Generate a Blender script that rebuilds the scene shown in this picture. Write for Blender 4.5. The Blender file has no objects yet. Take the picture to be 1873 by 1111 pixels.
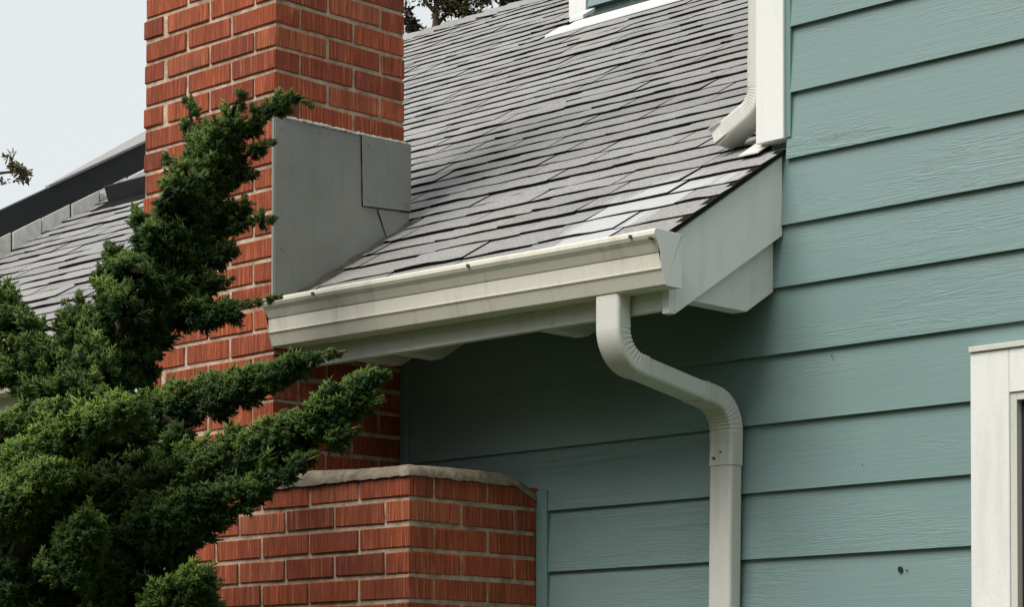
import bpy, bmesh, math, random
import numpy as np
from mathutils import Vector, Matrix
random.seed(7); rng = np.random.default_rng(7)
scene = bpy.context.scene
COL = scene.collection

# ------------------------------------------------------------------ camera
# camera solved from the photograph's vanishing lines (x along the wall, y into the house, z up; wall plane y=0)
PXW, PXH = 1873.0, 1111.0
FPX, YAW, PITCH, ROLL, SHIFT = 4359.65, 0.7744, 0.0334, 0.0021, 635.65
CAM = Vector((4.5541, -4.7589, 1.6))
FW = Vector((-math.sin(YAW)*math.cos(PITCH), math.cos(YAW)*math.cos(PITCH), math.sin(PITCH)))
RT0 = Vector((math.cos(YAW), math.sin(YAW), 0)); UP0 = RT0.cross(FW)
RT = RT0*math.cos(ROLL) + UP0*math.sin(ROLL); UP = -RT0*math.sin(ROLL) + UP0*math.cos(ROLL)
cam = bpy.data.cameras.new('camera'); cam_o = bpy.data.objects.new('camera', cam); COL.objects.link(cam_o)
cam.sensor_width = 36.0; cam.lens = 36.0*FPX/PXW; cam.shift_y = SHIFT/PXW
cam.clip_start = 0.1; cam.clip_end = 2000
M3 = Matrix((RT, UP, -FW)).transposed()
cam_o.matrix_world = Matrix.Translation(CAM) @ M3.to_4x4()
scene.camera = cam_o

def ray(px, py):
    return FW + RT*((px-PXW/2)/FPX) - UP*((py-PXH/2-SHIFT)/FPX)
def at_y(px, py, Y):
    d = ray(px, py); return CAM + d*((Y-CAM.y)/d.y)
def at_d(px, py, D):
    return CAM + ray(px, py)*D

# ------------------------------------------------------------------ sky, sun, exposure
SUN_EL, SUN_AZ = math.radians(54), math.radians(5)      # azimuth to the left of the wall's normal
world = bpy.data.worlds.new('World'); scene.world = world; world.use_nodes = True
wn = world.node_tree.nodes; wl = world.node_tree.links; wn.clear()
sky = wn.new('ShaderNodeTexSky'); sky.sky_type = 'NISHITA'; sky.sun_disc = False
sky.sun_elevation = SUN_EL; sky.sun_rotation = math.radians(180+5); sky.air_density = 1.0; sky.dust_density = 4.0
mx = wn.new('ShaderNodeMix'); mx.data_type = 'RGBA'; mx.inputs[0].default_value = 0.93
mx.inputs[7].default_value = (3.25, 3.40, 3.40, 1)            # even overcast veil
bg = wn.new('ShaderNodeBackground'); bg.inputs[1].default_value = 0.1
wo = wn.new('ShaderNodeOutputWorld')
wl.new(sky.outputs[0], mx.inputs[6]); wl.new(mx.outputs[2], bg.inputs[0]); wl.new(bg.outputs[0], wo.inputs[0])
sun = bpy.data.lights.new('sun', 'SUN'); sun.energy = 1.5; sun.angle = math.radians(40); sun.color = (1, .96, .9)
sun_o = bpy.data.objects.new('sun', sun); COL.objects.link(sun_o)
to_sun = Vector((-math.sin(SUN_AZ)*math.cos(SUN_EL), -math.cos(SUN_AZ)*math.cos(SUN_EL), math.sin(SUN_EL)))
sun_o.rotation_euler = to_sun.to_track_quat('Z', 'Y').to_euler(); sun_o.location = (-3, -8, 9)
vs = scene.view_settings; vs.view_transform = 'Standard'; vs.look = 'None'; vs.exposure = 1.32; vs.gamma = 1.0
vs.use_curve_mapping = False
scene.render.resolution_x = 1024; scene.render.resolution_y = 608

# ------------------------------------------------------------------ materials
class Mat:
    def __init__(s, name, rough=.7, spec=.3, metal=0):
        s.m = bpy.data.materials.new(name); s.m.use_nodes = True
        s.nt = s.m.node_tree; s.n = s.nt.nodes; s.l = s.nt.links
        s.b = s.n['Principled BSDF']; s.b.inputs['Roughness'].default_value = rough
        s.b.inputs['Specular IOR Level'].default_value = spec; s.b.inputs['Metallic'].default_value = metal
    def node(s, t, **kw):
        n = s.n.new(t)
        for k, v in kw.items(): setattr(n, k, v)
        return n
    def link(s, a, b): s.l.new(a, b)
    def pos(s, scale=(1,1,1), jitter=False, loc=(0,0,0)):
        g = s.node('ShaderNodeNewGeometry'); mp = s.node('ShaderNodeMapping')
        mp.inputs['Scale'].default_value = scale; mp.inputs['Location'].default_value = loc
        src = g.outputs['Position']
        if jitter:
            oi = s.node('ShaderNodeObjectInfo'); mu = s.node('ShaderNodeVectorMath', operation='SCALE')
            mu.inputs[0].default_value = (3.7, 5.1, 7.3); s.link(oi.outputs['Random'], mu.inputs['Scale'])
            ad = s.node('ShaderNodeVectorMath', operation='ADD'); s.link(src, ad.inputs[0]); s.link(mu.outputs[0], ad.inputs[1]); src = ad.outputs[0]
        s.link(src, mp.inputs[0]); return mp.outputs[0]
    def noise(s, vec, scale=5, detail=4, rough=.55, dist=0):
        n = s.node('ShaderNodeTexNoise'); n.inputs['Scale'].default_value = scale; n.inputs['Detail'].default_value = detail
        n.inputs['Roughness'].default_value = rough; n.inputs['Distortion'].default_value = dist
        s.link(vec, n.inputs['Vector']); return n.outputs['Fac']
    def ramp(s, fac, stops):
        r = s.node('ShaderNodeValToRGB'); e = r.color_ramp.elements
        while len(e) < len(stops): e.new(.5)
        for q, (p, c) in zip(e, stops):
            q.position = p; q.color = c if len(c) == 4 else (*c, 1)
        s.link(fac, r.inputs[0]); return r.outputs[0]
    def mix(s, fac, a, b, mode='MIX'):
        m = s.node('ShaderNodeMix', data_type='RGBA', blend_type=mode)
        for sock, v in ((m.inputs[0], fac), (m.inputs[6], a), (m.inputs[7], b)):
            if hasattr(v, 'is_linked'): s.link(v, sock)
            elif isinstance(v, (int, float)): sock.default_value = v
            else: sock.default_value = (*v, 1) if len(v) == 3 else v
        return m.outputs[2]
    def math(s, op, a, b=0.):
        m = s.node('ShaderNodeMath', operation=op)
        for sock, v in ((m.inputs[0], a), (m.inputs[1], b)):
            if hasattr(v, 'is_linked'): s.link(v, sock)
            else: sock.default_value = v
        return m.outputs[0]
    def color(s, v):
        if hasattr(v, 'is_linked'): s.link(v, s.b.inputs['Base Color'])
        else: s.b.inputs['Base Color'].default_value = (*v, 1)
    def bump(s, h, dist=.002, strength=1.):
        b = s.node('ShaderNodeBump'); b.inputs['Distance'].default_value = dist; b.inputs['Strength'].default_value = strength
        s.link(h, b.inputs['Height']); s.link(b.outputs[0], s.b.inputs['Normal'])

def g(v): return (v, v, v)
def mat_siding():
    m = Mat('teal_siding_paint', .36, .85)
    v = m.pos((2.6, 1, 95), True); n1 = m.noise(v, 1.6, 6, .62, .8)
    v2 = m.pos((.5, 1, 15), True); n2 = m.noise(v2, 2.2, 3, .5, 2.5)
    w = m.math('SINE', m.math('MULTIPLY', n2, 60.))
    msk = m.ramp(m.noise(m.pos((.9, 1, 5), True), 1.7, 2), [(.42, g(0)), (.62, g(1))])
    h = m.math('ADD', m.math('MULTIPLY', n1, .8), m.math('MULTIPLY', m.math('MULTIPLY', w, .35), msk))
    m.bump(h, .0010, .7)
    big = m.noise(m.pos((1, 1, 1.4)), 1.3, 3)
    c = m.mix(big, (.172, .264, .260), (.216, .308, .303))
    oi = m.node('ShaderNodeObjectInfo'); c = m.mix(m.math('MULTIPLY', oi.outputs['Random'], .25), c, (.135, .235, .228))
    fine = m.noise(m.pos(), 420, 2); c = m.mix(m.math('MULTIPLY', fine, .22), c, (.10, .18, .17))
    # faint run-off streaks
    st = m.ramp(m.noise(m.pos((26, 1, .7)), 1.0, 4), [(.52, g(0)), (.75, g(1))]); c = m.mix(m.math('MULTIPLY', st, .05), c, (.26, .30, .28))
    m.color(c); return m.m
def mat_teal_trim():
    m = Mat('teal_trim_paint', .55, .35)
    n = m.noise(m.pos((6, 6, 1)), 12, 4); m.color(m.mix(n, (.14, .242, .234), (.17, .272, .262))); m.bump(n, .001, .5); return m.m
def mat_white(name='white_trim_paint', a=(.84, .84, .82), b=(.77, .77, .755), dirt=(.42, .41, .37), amt=.35):
    m = Mat(name, .5, .35)
    n = m.noise(m.pos((1, 1, 1)), 4, 5); c = m.mix(n, a, b)
    s = m.ramp(m.noise(m.pos((9, 9, 1.1)), 2.2, 6, .65), [(.52, g(0)), (.82, g(1))])
    c = m.mix(m.math('MULTIPLY', s, amt), c, dirt)
    f = m.ramp(m.noise(m.pos(), 240, 3, .7), [(.45, g(0)), (.7, g(1))]); c = m.mix(m.math('MULTIPLY', f, .16), c, dirt)
    m.color(c); m.bump(m.noise(m.pos((30, 30, 6)), 9, 4), .0008, .6); return m.m
def mat_brick():
    m = Mat('ribbed_red_brick', .85, .2)
    geo = m.node('ShaderNodeNewGeometry'); oi = m.node('ShaderNodeObjectInfo')
    rnd = m.math('FRACT', m.math('ADD', m.math('MULTIPLY', geo.outputs['Random Per Island'], 3.7), oi.outputs['Random']))
    base = m.ramp(rnd, [(0, (.22, .060, .034)), (.15, (.36, .088, .044)), (.5, (.45, .110, .048)), (.8, (.51, .125, .052)), (1, (.53, .165, .078))])
    # combed vertical ribs, uneven
    sp = m.node('ShaderNodeSeparateXYZ'); m.link(geo.outputs['Position'], sp.inputs[0])
    u = m.math('ADD', sp.outputs[0], sp.outputs[1])
    cb = m.node('ShaderNodeCombineXYZ'); m.link(u, cb.inputs[0]); m.link(m.math('MULTIPLY', sp.outputs[2], .035), cb.inputs[2]); m.link(rnd, cb.inputs[1])
    rib = m.noise(cb.outputs[0], 215, 2, .6)
    ribr = m.ramp(rib, [(.36, g(0)), (.60, g(1))])
    wide = m.noise(cb.outputs[0], 26, 3, .6)
    c = m.mix(m.math('MULTIPLY', m.ramp(wide, [(.38, g(0)), (.72, g(1))]), .5), base, (.23, .055, .030))
    c = m.mix(m.math('MULTIPLY', m.math('SUBTRACT', 1., ribr), .62), c, (.14, .032, .020))
    hi = m.ramp(rib, [(.60, g(0)), (.70, g(1))]); c = m.mix(m.math('MULTIPLY', hi, .35), c, (.62, .30, .18))
    sc = m.ramp(m.noise(m.pos((1, 1, .35)), 75, 5, .7), [(.60, g(0)), (.76, g(1))])
    c = m.mix(m.math('MULTIPLY', sc, .30), c, (.46, .30, .21))
    bl = m.ramp(m.noise(m.pos(), 5.5, 5, .65), [(.50, g(0)), (.72, g(1))]); c = m.mix(m.math('MULTIPLY', bl, .45), c, (.115, .042, .028))
    ef = m.ramp(m.noise(m.pos((1, 1, .5), loc=(3, 1, 2)), 16, 5, .75), [(.62, g(0)), (.74, g(1))]); c = m.mix(m.math('MULTIPLY', ef, .35), c, (.42, .31, .25))
    m.color(c)
    gr = m.noise(m.pos(), 230, 3)
    m.bump(m.math('ADD', ribr, m.math('MULTIPLY', gr, .5)), .0026, .9); return m.m
def mat_noise(name, stops, scale, rough=.85, bump=.003, det=6, spec=.2, vscale=(1,1,1), bs=None):
    m = Mat(name, rough, spec); n = m.noise(m.pos(vscale), scale, det, .6); m.color(m.ramp(n, stops))
    m.bump(m.noise(m.pos(vscale), bs or scale*5, 4), bump, .8); return m.m
def mat_shingle():
    m = Mat('weathered_asphalt_shingle', .62, .45)
    oi = m.node('ShaderNodeObjectInfo'); geo = m.node('ShaderNodeNewGeometry')
    rnd = m.math('FRACT', m.math('ADD', m.math('MULTIPLY', geo.outputs['Random Per Island'], 5.3), oi.outputs['Random']))
    c = m.ramp(rnd, [(0, (.19, .187, .182)), (.35, (.25, .247, .242)), (.75, (.30, .298, .292)), (1, (.275, .262, .24))])
    gran = m.noise(m.pos(), 210, 4, .8); c = m.mix(m.ramp(gran, [(.40, g(0)), (.62, g(1))]), m.mix(.55, c, (.05, .047, .047)), m.mix(.35, c, (.62, .62, .62)))
    st = m.ramp(m.noise(m.pos((2.6, .9, .9)), 1.4, 5, .6), [(.45, g(0)), (.70, g(1))]); c = m.mix(m.math('MULTIPLY', st, .30), c, (.25, .225, .185))
    # chalky run-off patch below the upper downspout's outlet, down to the eave
    sp = m.node('ShaderNodeSeparateXYZ'); m.link(geo.outputs['Position'], sp.inputs[0])
    dx = m.math('ABSOLUTE', m.math('SUBTRACT', sp.outputs[0], m.math('ADD', .60, m.math('MULTIPLY', sp.outputs[1], .05))))
    wob = m.math('ADD', m.math('MULTIPLY', m.math('SUBTRACT', m.noise(m.pos((16, 2.2, 2.2)), 1.6, 6, .7), .5), .62), m.math('MULTIPLY', m.math('SUBTRACT', rnd, .5), .22))
    k = m.ramp(m.math('ADD', dx, wob), [(.08, g(1)), (.17, g(0))])
    ky = m.ramp(m.math('ADD', m.math('MULTIPLY', sp.outputs[1], -1.), .0), [(.03, g(0)), (.12, g(1))])
    c = m.mix(m.math('MULTIPLY', m.math('MULTIPLY', k, ky), .55), c, (.60, .62, .63))
    m.color(c); m.bump(gran, .002, .7); return m.m
def mat_foliage():
    m = Mat('juniper_foliage', .6, .25)
    at = m.node('ShaderNodeAttribute', attribute_name='tip'); geo = m.node('ShaderNodeNewGeometry')
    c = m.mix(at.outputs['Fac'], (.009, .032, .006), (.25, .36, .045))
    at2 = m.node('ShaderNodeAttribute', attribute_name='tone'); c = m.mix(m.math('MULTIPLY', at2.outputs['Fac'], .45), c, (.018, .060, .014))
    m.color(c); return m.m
def mat_plain(name, c, rough=.6, spec=.3, var=.25, scale=9):
    m = Mat(name, rough, spec); n = m.noise(m.pos(), scale, 5); m.color(m.mix(n, tuple(x*(1-var) for x in c), tuple(min(1, x*(1+var)) for x in c)))
    m.bump(m.noise(m.pos(), scale*12, 3), .0008, .5); return m.m

def mat_flash():
    m = Mat('painted_grey_flashing', .5, .4)
    n = m.noise(m.pos(), 2.6, 6, .6); c = m.ramp(n, [(.3, (.195, .200, .178)), (.52, (.245, .252, .230)), (.75, (.30, .298, .258))])
    st = m.ramp(m.noise(m.pos((14, 14, 1.2)), 1.6, 6, .7), [(.48, g(0)), (.72, g(1))]); c = m.mix(m.math('MULTIPLY', st, .4), c, (.155, .16, .145))
    sp = m.ramp(m.noise(m.pos(), 260, 3, .7), [(.45, g(0)), (.65, g(1))]); c = m.mix(m.math('MULTIPLY', sp, .25), c, (.36, .37, .34))
    m.color(c); m.bump(m.math('ADD', m.noise(m.pos(), 7, 2), m.math('MULTIPLY', m.noise(m.pos(), 300, 2), .04)), .007, .6); return m.m
MT = dict(
    siding=mat_siding(), teal=mat_teal_trim(), white=mat_white(),
    cream=mat_white('cream_gutter_enamel', (.72, .69, .595), (.65, .62, .535), (.30, .26, .19), .55),
    offwhite=mat_white('off_white_primer', (.66, .66, .61), (.58, .58, .54), (.34, .32, .26), .50),
    brick=mat_brick(),
    mortar=mat_noise('weathered_mortar', [(.3, (.27, .195, .14)), (.5, (.50, .38, .28)), (.72, (.68, .56, .44))], 26, .95, .004),
    wash=mat_noise('mortar_wash', [(.3, (.13, .11, .075)), (.5, (.24, .205, .15)), (.7, (.36, .32, .25))], 22, .95, .005, bs=70),
    sealant=mat_noise('pale_sealant', [(.35, (.45, .42, .38)), (.6, (.75, .72, .68))], 60, .8, .004),
    shingle=mat_shingle(), asphalt=mat_plain('asphalt_core', (.012, .011, .011), .9, .1),
    flash=mat_flash(),
    dark=mat_plain('dark_bronze_paint', (.022, .024, .026), .6, .3), felt=mat_plain('roof_sheathing', (.10, .085, .07), .9, .1),
    steel=mat_plain('rusty_screw', (.10, .075, .06), .6, .4), glass=None, foliage=mat_foliage(),
    bark=mat_noise('juniper_bark', [(.3, (.06, .04, .028)), (.6, (.14, .095, .065))], 30, .95, .006, vscale=(1, 1, .25)),
    grass=mat_noise('lawn', [(.3, (.035, .05, .015)), (.7, (.07, .09, .03))], 3, .95, .02),
    stepm=mat_noise('weathered_step_flashing', [(.3, (.52, .51, .48)), (.6, (.70, .69, .66))], 30, .8, .002),
    hole=mat_plain('hole_dark', (.02, .03, .028), .9, .1),
)
def mat_glass():
    m = Mat('window_glass', .05, .5); m.color(m.mix(m.noise(m.pos((3, 3, .4)), 3, 3), (.075, .052, .042), (.11, .08, .065))); return m.m
MT['glass'] = mat_glass()
def mat_leaf(name, a, b):
    m = Mat(name, .6, .25); geo = m.node('ShaderNodeNewGeometry'); m.color(m.mix(geo.outputs['Random Per Island'], a, b)); return m.m

# ------------------------------------------------------------------ mesh helpers
class MB:
    def __init__(s): s.v = []; s.f = []; s.mi = []
    def add(s, vs, fs, mi=0):
        o = len(s.v); s.v += [tuple(v) for v in vs]
        for f in fs: s.f.append(tuple(i+o for i in f)); s.mi.append(mi)
    def box(s, x0, x1, y0, y1, z0, z1, mi=0):
        s.add([(x0,y0,z0),(x1,y0,z0),(x1,y1,z0),(x0,y1,z0),(x0,y0,z1),(x1,y0,z1),(x1,y1,z1),(x0,y1,z1)],
              [(3,2,1,0),(4,5,6,7),(0,1,5,4),(1,2,6,5),(2,3,7,6),(3,0,4,7)], mi)
    def prism_x(s, poly, x0, x1, mi=0):          # polygon in (y,z), any winding
        a = sum(poly[i][0]*poly[(i+1)%len(poly)][1]-poly[(i+1)%len(poly)][0]*poly[i][1] for i in range(len(poly)))
        if a < 0: poly = poly[::-1]
        n = len(poly)
        s.add([(x0,y,z) for y,z in poly]+[(x1,y,z) for y,z in poly],
              [tuple(range(n-1,-1,-1)), tuple(range(n,2*n))]+[(i,(i+1)%n,(i+1)%n+n,i+n) for i in range(n)], mi)
    def mesh(s, name, mats, smooth=False):
        me = bpy.data.meshes.new(name); me.from_pydata(s.v, [], s.f)
        for m in (mats if isinstance(mats, (list, tuple)) else [mats]): me.materials.append(m)
        if any(s.mi): me.polygons.foreach_set('material_index', s.mi)
        if smooth: me.polygons.foreach_set('use_smooth', [True]*len(s.f))
        me.update(); return me
    def build(s, name, mats, parent=None, bevel=0, smooth=False, seg=2, **props):
        me = s.mesh(name, mats, smooth)
        if bevel:
            bm = bmesh.new(); bm.from_mesh(me)
            bmesh.ops.bevel(bm, geom=list(bm.edges), offset=bevel, segments=seg, affect='EDGES', profile=.6)
            bm.to_mesh(me); bm.free()
        return link(name, me, parent, **props)
def link(name, me, parent=None, **props):
    o = bpy.data.objects.new(name, me); COL.objects.link(o); o.parent = parent
    for k, v in props.items(): o[k] = v
    return o
def empty(name, loc=(0,0,0), parent=None, **props):
    o = bpy.data.objects.new(name, None); COL.objects.link(o); o.location = loc; o.parent = parent; o.empty_display_size = .2
    for k, v in props.items(): o[k] = v
    return o
def tube(mb, pts, rad, n=8, cap=True, mi=0):
    pts = [Vector(p) for p in pts]; rings = []; o = len(mb.v)
    for i, p in enumerate(pts):
        t = (pts[min(i+1, len(pts)-1)]-pts[max(i-1, 0)]).normalized()
        a = t.orthogonal().normalized() if i == 0 else (rings_a - t*rings_a.dot(t)).normalized()
        rings_a = a; b = t.cross(a); r = rad[i] if hasattr(rad, '__len__') else rad
        for k in range(n):
            q = 2*math.pi*k/n; mb.v.append(tuple(p+(a*math.cos(q)+b*math.sin(q))*r))
    for i in range(len(pts)-1):
        for k in range(n):
            mb.f.append((o+i*n+k, o+i*n+(k+1)%n, o+(i+1)*n+(k+1)%n, o+(i+1)*n+k)); mb.mi.append(mi)
    if cap:
        mb.f.append(tuple(o+k for k in range(n-1, -1, -1))); mb.mi.append(mi)
        mb.f.append(tuple(o+(len(pts)-1)*n+k for k in range(n))); mb.mi.append(mi)

# ================================================================== GROUND
b = MB(); S = 400
N = 20
for i in range(N+1):
    for j in range(N+1): b.v.append((-S+2*S*i/N, -S+2*S*j/N, 0))
for i in range(N):
    for j in range(N):
        q = i*(N+1)+j; b.f.append((q, q+N+1, q+N+2, q+1)); b.mi.append(0)
b.build('ground', MT['grass'], kind='structure')

# ================================================================== HOUSE
house = empty('house', label='teal lap-sided house with red brick chimney, grey shingle roof and white gutter', category='house')
XU, XL, XUL, D = -.553, 0.0, -1.160, .492          # chimney: upper right face, lower right face, left face, projection
Z0, MS = 3.0608, .6217                             # roof plane z = Z0 + MS*y
AL = math.atan(MS); CA, SA = math.cos(AL), math.sin(AL)
RIDGE_Y = 2.94; XRAKE = .853; XCB = .78; XLG = -3.85
def roofz(y, off=0): return Z0 + MS*y + off

# ---- wall: backing and lapped planks
b = MB()
b.box(-4.3, 4.6, .022, .14, 0, 2.98); b.box(.80, 4.6, .024, .138, 2.98, 5.6)
b.box(.80, .90, .14, 4.2, 3.0, 5.6)
wall = b.build('wall', MT['teal'], house, label='teal painted lap siding wall with wood grain planks')
laps = [2.035-.168*k for k in range(12, 0, -1)] + [2.035, 2.204, 2.377, 2.551, 2.720, 2.877, 3.044, 3.211] + [3.211+.168*k for k in range(1, 14)]
WX0, WX1, WZ0, WZ1 = 1.4215, 2.62, .95, 2.489       # window casing outline
def plank(x0, x1, z0, z1):
    hh = z1-z0+.018
    b = MB(); b.prism_x([(-.007, z0), (.0065, z0+hh), (.0195, z0+hh), (.0195, z0+.02), (.006, z0+.006)], x0, x1)
    b.build('siding_plank', MT['siding'], wall, bevel=.0012, seg=1)
for i, z in enumerate(laps[:-1]):
    z1 = laps[i+1]
    if z < 0.0: continue
    if z1 < 2.29: x0 = .040
    elif z < 2.29: x0 = -.520
    elif z < 2.95: x0 = -.520
    elif z < 3.04: x0 = .70
    else: x0 = .868
    if z < 2.95 and XUL > -4: plank(-4.1, -1.72 if z < 2.25 else XUL-.003, z, z1)
    if z1 < WZ1 and z1 > WZ0:
        plank(x0, WX0+.003, z, z1); plank(WX1-.003, 4.6, z, z1)
    else: plank(x0, 4.6, z, z1)
# small holes and nail heads in the planks
for (px, py, r) in ((1646, 1042, .0075), (1658, 1044, .002), (1521, 651, .0018), (1578, 851, .0016)):
    c = at_y(px, py, -.003); b = MB(); n = 9
    ring = [(c.x+r*math.cos(2*math.pi*k/n)*random.uniform(.75, 1.2), c.y-.0015, c.z+r*math.sin(2*math.pi*k/n)*random.uniform(.7, 1.1)) for k in range(n)]
    b.add([(x, y+.004, z) for x, y, z in ring]+ring, [tuple(range(n, 2*n))]+[(i, (i+1) % n, (i+1) % n+n, i+n) for i in range(n)])
    b.build('nail_hole', MT['hole'], wall)
# teal trim against the chimney
b = MB(); b.box(.002, .042, -.012, .02, 0, 2.262); b.build('trim_board', MT['teal'], house, bevel=.0015, seg=1)
b = MB(); b.box(XU+.002, -.521, -.012, .02, 2.30, 2.95); b.build('trim_board', MT['teal'], house, bevel=.0015, seg=1)
# corner board of the upper storey
b = MB(); b.box(XCB, .868, -.016, .0235, 3.096, 5.6); b.box(XCB-.0, XCB+.02, .024, .10, 3.14, 5.6)
b.build('corner_board', MT['white'], house, bevel=.0015, seg=1, label='white corner board above the lower roof')
b = MB(); b.box(.869, .884, -.007, .0215, 3.10, 5.6); b.build('trim_strip', MT['teal'], house)
b = MB(); b.prism_x([(-.03, roofz(-.03)+.026), (.05, roofz(.05)+.026), (.05, roofz(.05)+.030), (-.03, roofz(-.03)+.030)], .735, .80); b.build('corner_flashing', MT['offwhite'], house)
# upper storey roof, above the picture
b = MB(); b.prism_x([(-.02, 5.602), (2.1, 6.7), (4.3, 5.602)], .76, 4.7); b.build('upper_roof', MT['shingle'], house)

# ---- rake board, fascia, brackets, roof deck
b = MB(); b.prism_x([(.0, roofz(0)-.004), (-.418, roofz(-.418)-.004), (-.418, 2.600), (0, 2.853)], XRAKE-.021, XRAKE)
b.build('rake_board', MT['white'], house, bevel=.0015, seg=1, label='white sloping rake board at the eave end')
b = MB(); b.box(-.505, XRAKE-.0215, -.437, -.417, 2.610, 2.789); b.build('fascia_board', MT['offwhite'], house, bevel=.0015, seg=1)
b = MB(); b.box(XRAKE-.0212, XRAKE-.0005, -.441, -.4185, 2.600, 2.785); b.build('rake_end_block', MT['white'], house, bevel=.001, seg=1)
b = MB(); b.box(-4.1, XUL-.02, -.437, -.417, 2.606, 2.787); b.build('fascia_board', MT['offwhite'], house, bevel=.0015, seg=1)
for x in (.826, .289, -.271, -.437, -1.45, -2.0, -2.55, -3.1, -3.65):
    b = MB(); b.prism_x([(-.003, 2.98), (-.415, roofz(-.415)-.06), (-.415, 2.648), (-.111, 2.648), (-.003, 2.713)], x-.045, x)
    o = b.build('eave_bracket', MT['white'], house, bevel=.0015, seg=1)
roof = None
b = MB()
T = .05
for (x0, x1, y0, y1) in ((XLG-.02, XUL-.004, -.44, .03), (XU+.002, XRAKE-.0215, -.44, .0235), (XLG-.02, XCB-.004, .03, RIDGE_Y)):
    b.prism_x([(y0, roofz(y0)-.001), (y1, roofz(y1)-.001), (y1, roofz(y1)-T), (y0, roofz(y0)-T)], x0, x1)
b.prism_x([(RIDGE_Y, roofz(RIDGE_Y)-.002), (RIDGE_Y+3.6, roofz(RIDGE_Y)-2.2), (RIDGE_Y+3.6, roofz(RIDGE_Y)-2.3), (RIDGE_Y, roofz(RIDGE_Y)-.07)], XLG-.02, XCB)
roof = b.build('roof', MT['felt'], house, label='sloping roof of weathered grey asphalt shingles')
# drip strip under the shingles at the rake
b = MB(); b.prism_x([(-.44, roofz(-.44)), (.0, roofz(0)), (.0, roofz(0)+.012), (-.44, roofz(-.44)+.012)], XRAKE-.021, XRAKE+.008)
b.build('drip_edge', MT['asphalt'], roof)

# ---- shingles
def shingle_mesh(i):
    rr = random.Random(i); b = MB(); n = 4; L, EX = .205, .131
    xs = [k/n for k in range(n+1)]; e = [rr.uniform(-.0035, .0035) for _ in xs]; lift = [rr.uniform(0, .0032) for _ in xs]
    # local: x 0..1 across (scaled), y up-slope from butt, z out of the roof
    V = []
    th = .0085
    for k, x in enumerate(xs):
        V += [(x, e[k], .0035+lift[k]), (x, e[k], .0035+th+lift[k]), (x, EX, .0068+lift[k]*.3), (x, L, .0012)]
    F = []; MI = []
    for k in range(n):
        a, c = 4*k, 4*(k+1)
        F += [(a, c, c+1, a+1), (a+1, c+1, c+2, a+2), (a+2, c+2, c+3, a+3)]; MI += [1, 0, 1]
        F += [(a, a+3, c+3, c)]; MI += [1]
    F += [(0, 1, 2, 3), (4*n+3, 4*n+2, 4*n+1, 4*n)]; MI += [1, 1]
    b.v = V; b.f = F; b.mi = MI
    return b.mesh('shingle', [MT['shingle'], MT['asphalt']])
SH = [shingle_mesh(i) for i in range(7)]
EXP = .127
slots = []
row = 0; s = -.452/CA
while True:
    y = s*CA
    if y > RIDGE_Y-.02: break
    xr = XRAKE+.006 if y < -.06 else XCB-.006
    spans = [(XLG+.004, xr)]
    if y < .0: spans = [(XLG+.004, XUL-.008), (XU+.016, xr)]
    if 2.03 < y < 2.33: spans = [(XLG+.004, -1.99)]
    elif y >= 2.33: spans = [(XLG+.004, -2.06)]
    off = random.uniform(0, .29)
    x = XRAKE+.3-off
    while x > XLG:
        w = .29*random.uniform(.80, 1.15); a, c = x-w+.0055, x
        for (p, q) in spans:
            aa, cc = max(a, p), min(c, q)
            if cc-aa > .02: slots.append((aa, cc, y, s))
        x -= w
    row += 1; s += (.118 if row < 3 else .098)+random.uniform(-.003, .003)
def in_view(v):
    d = v-CAM; z = d.dot(FW); px = PXW/2+FPX*d.dot(RT)/z; py = PXH/2+SHIFT-FPX*d.dot(UP)/z
    return px, py, z
scored = []
for q in slots:
    c = Vector(((q[0]+q[1])/2, q[2]+.05, roofz(q[2]+.05))); px, py, z = in_view(c)
    vis = -60 < px < PXW+40 and -30 < py < PXH
    if 262 < px < 503 and py < 560: vis = False
    if -.56 < c.x < -.50 and False: vis = False
    scored.append((0 if vis else 1, z, q))
scored.sort(key=lambda t: (t[0], t[1]))
RB = Matrix(((1,0,0),(0,CA,-SA),(0,SA,CA)))
far = MB()
for i, (nv, z, (a, c, y, s_)) in enumerate(scored):
    me = SH[random.randrange(7)]; js = random.uniform(-.003, .003); lift = random.uniform(.0, .003)
    tilt = math.radians(random.uniform(-.3, .7)); w = c-a
    R3 = RB @ Matrix.Rotation(random.uniform(-.006, .006), 3, 'Z') @ Matrix.Rotation(-tilt, 3, 'X')
    M = Matrix.Translation(Vector((a, y+js*CA, roofz(y)+js*SA)) + Vector((0, -SA, CA))*lift) @ R3.to_4x4() @ Matrix.Diagonal((w, 1, random.uniform(.9, 1.2), 1))
    if i < 300:
        o = link('shingle', me, roof); o.matrix_world = M
    else:
        base = len(far.v); far.v += [tuple(M @ v.co) for v in me.vertices]
        for p in me.polygons: far.f.append(tuple(base+k for k in p.vertices)); far.mi.append(p.material_index)
far.build('shingle_courses', [MT['shingle'], MT['asphalt']], roof, kind='stuff')
# ridge caps
x = XLG
while x < -2.0:
    b = MB(); w = .14; zr = roofz(RIDGE_Y)+.022; t = random.uniform(0, .006)
    b.add([(x, RIDGE_Y-.07, zr-.07*MS+t), (x, RIDGE_Y, zr+.012+t), (x, RIDGE_Y+.07, zr-.07*MS+t), (x+w+.05, RIDGE_Y-.07, zr-.07*MS-.006), (x+w+.05, RIDGE_Y, zr+.004), (x+w+.05, RIDGE_Y+.07, zr-.07*MS-.006),
           (x, RIDGE_Y-.07, zr-.07*MS-.012), (x, RIDGE_Y, zr-.006), (x, RIDGE_Y+.07, zr-.07*MS-.012)],
          [(0,3,4,1), (1,4,5,2), (0,1,7,6), (1,2,8,7)])
    b.build('ridge_cap', MT['shingle'], roof); x += w

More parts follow.
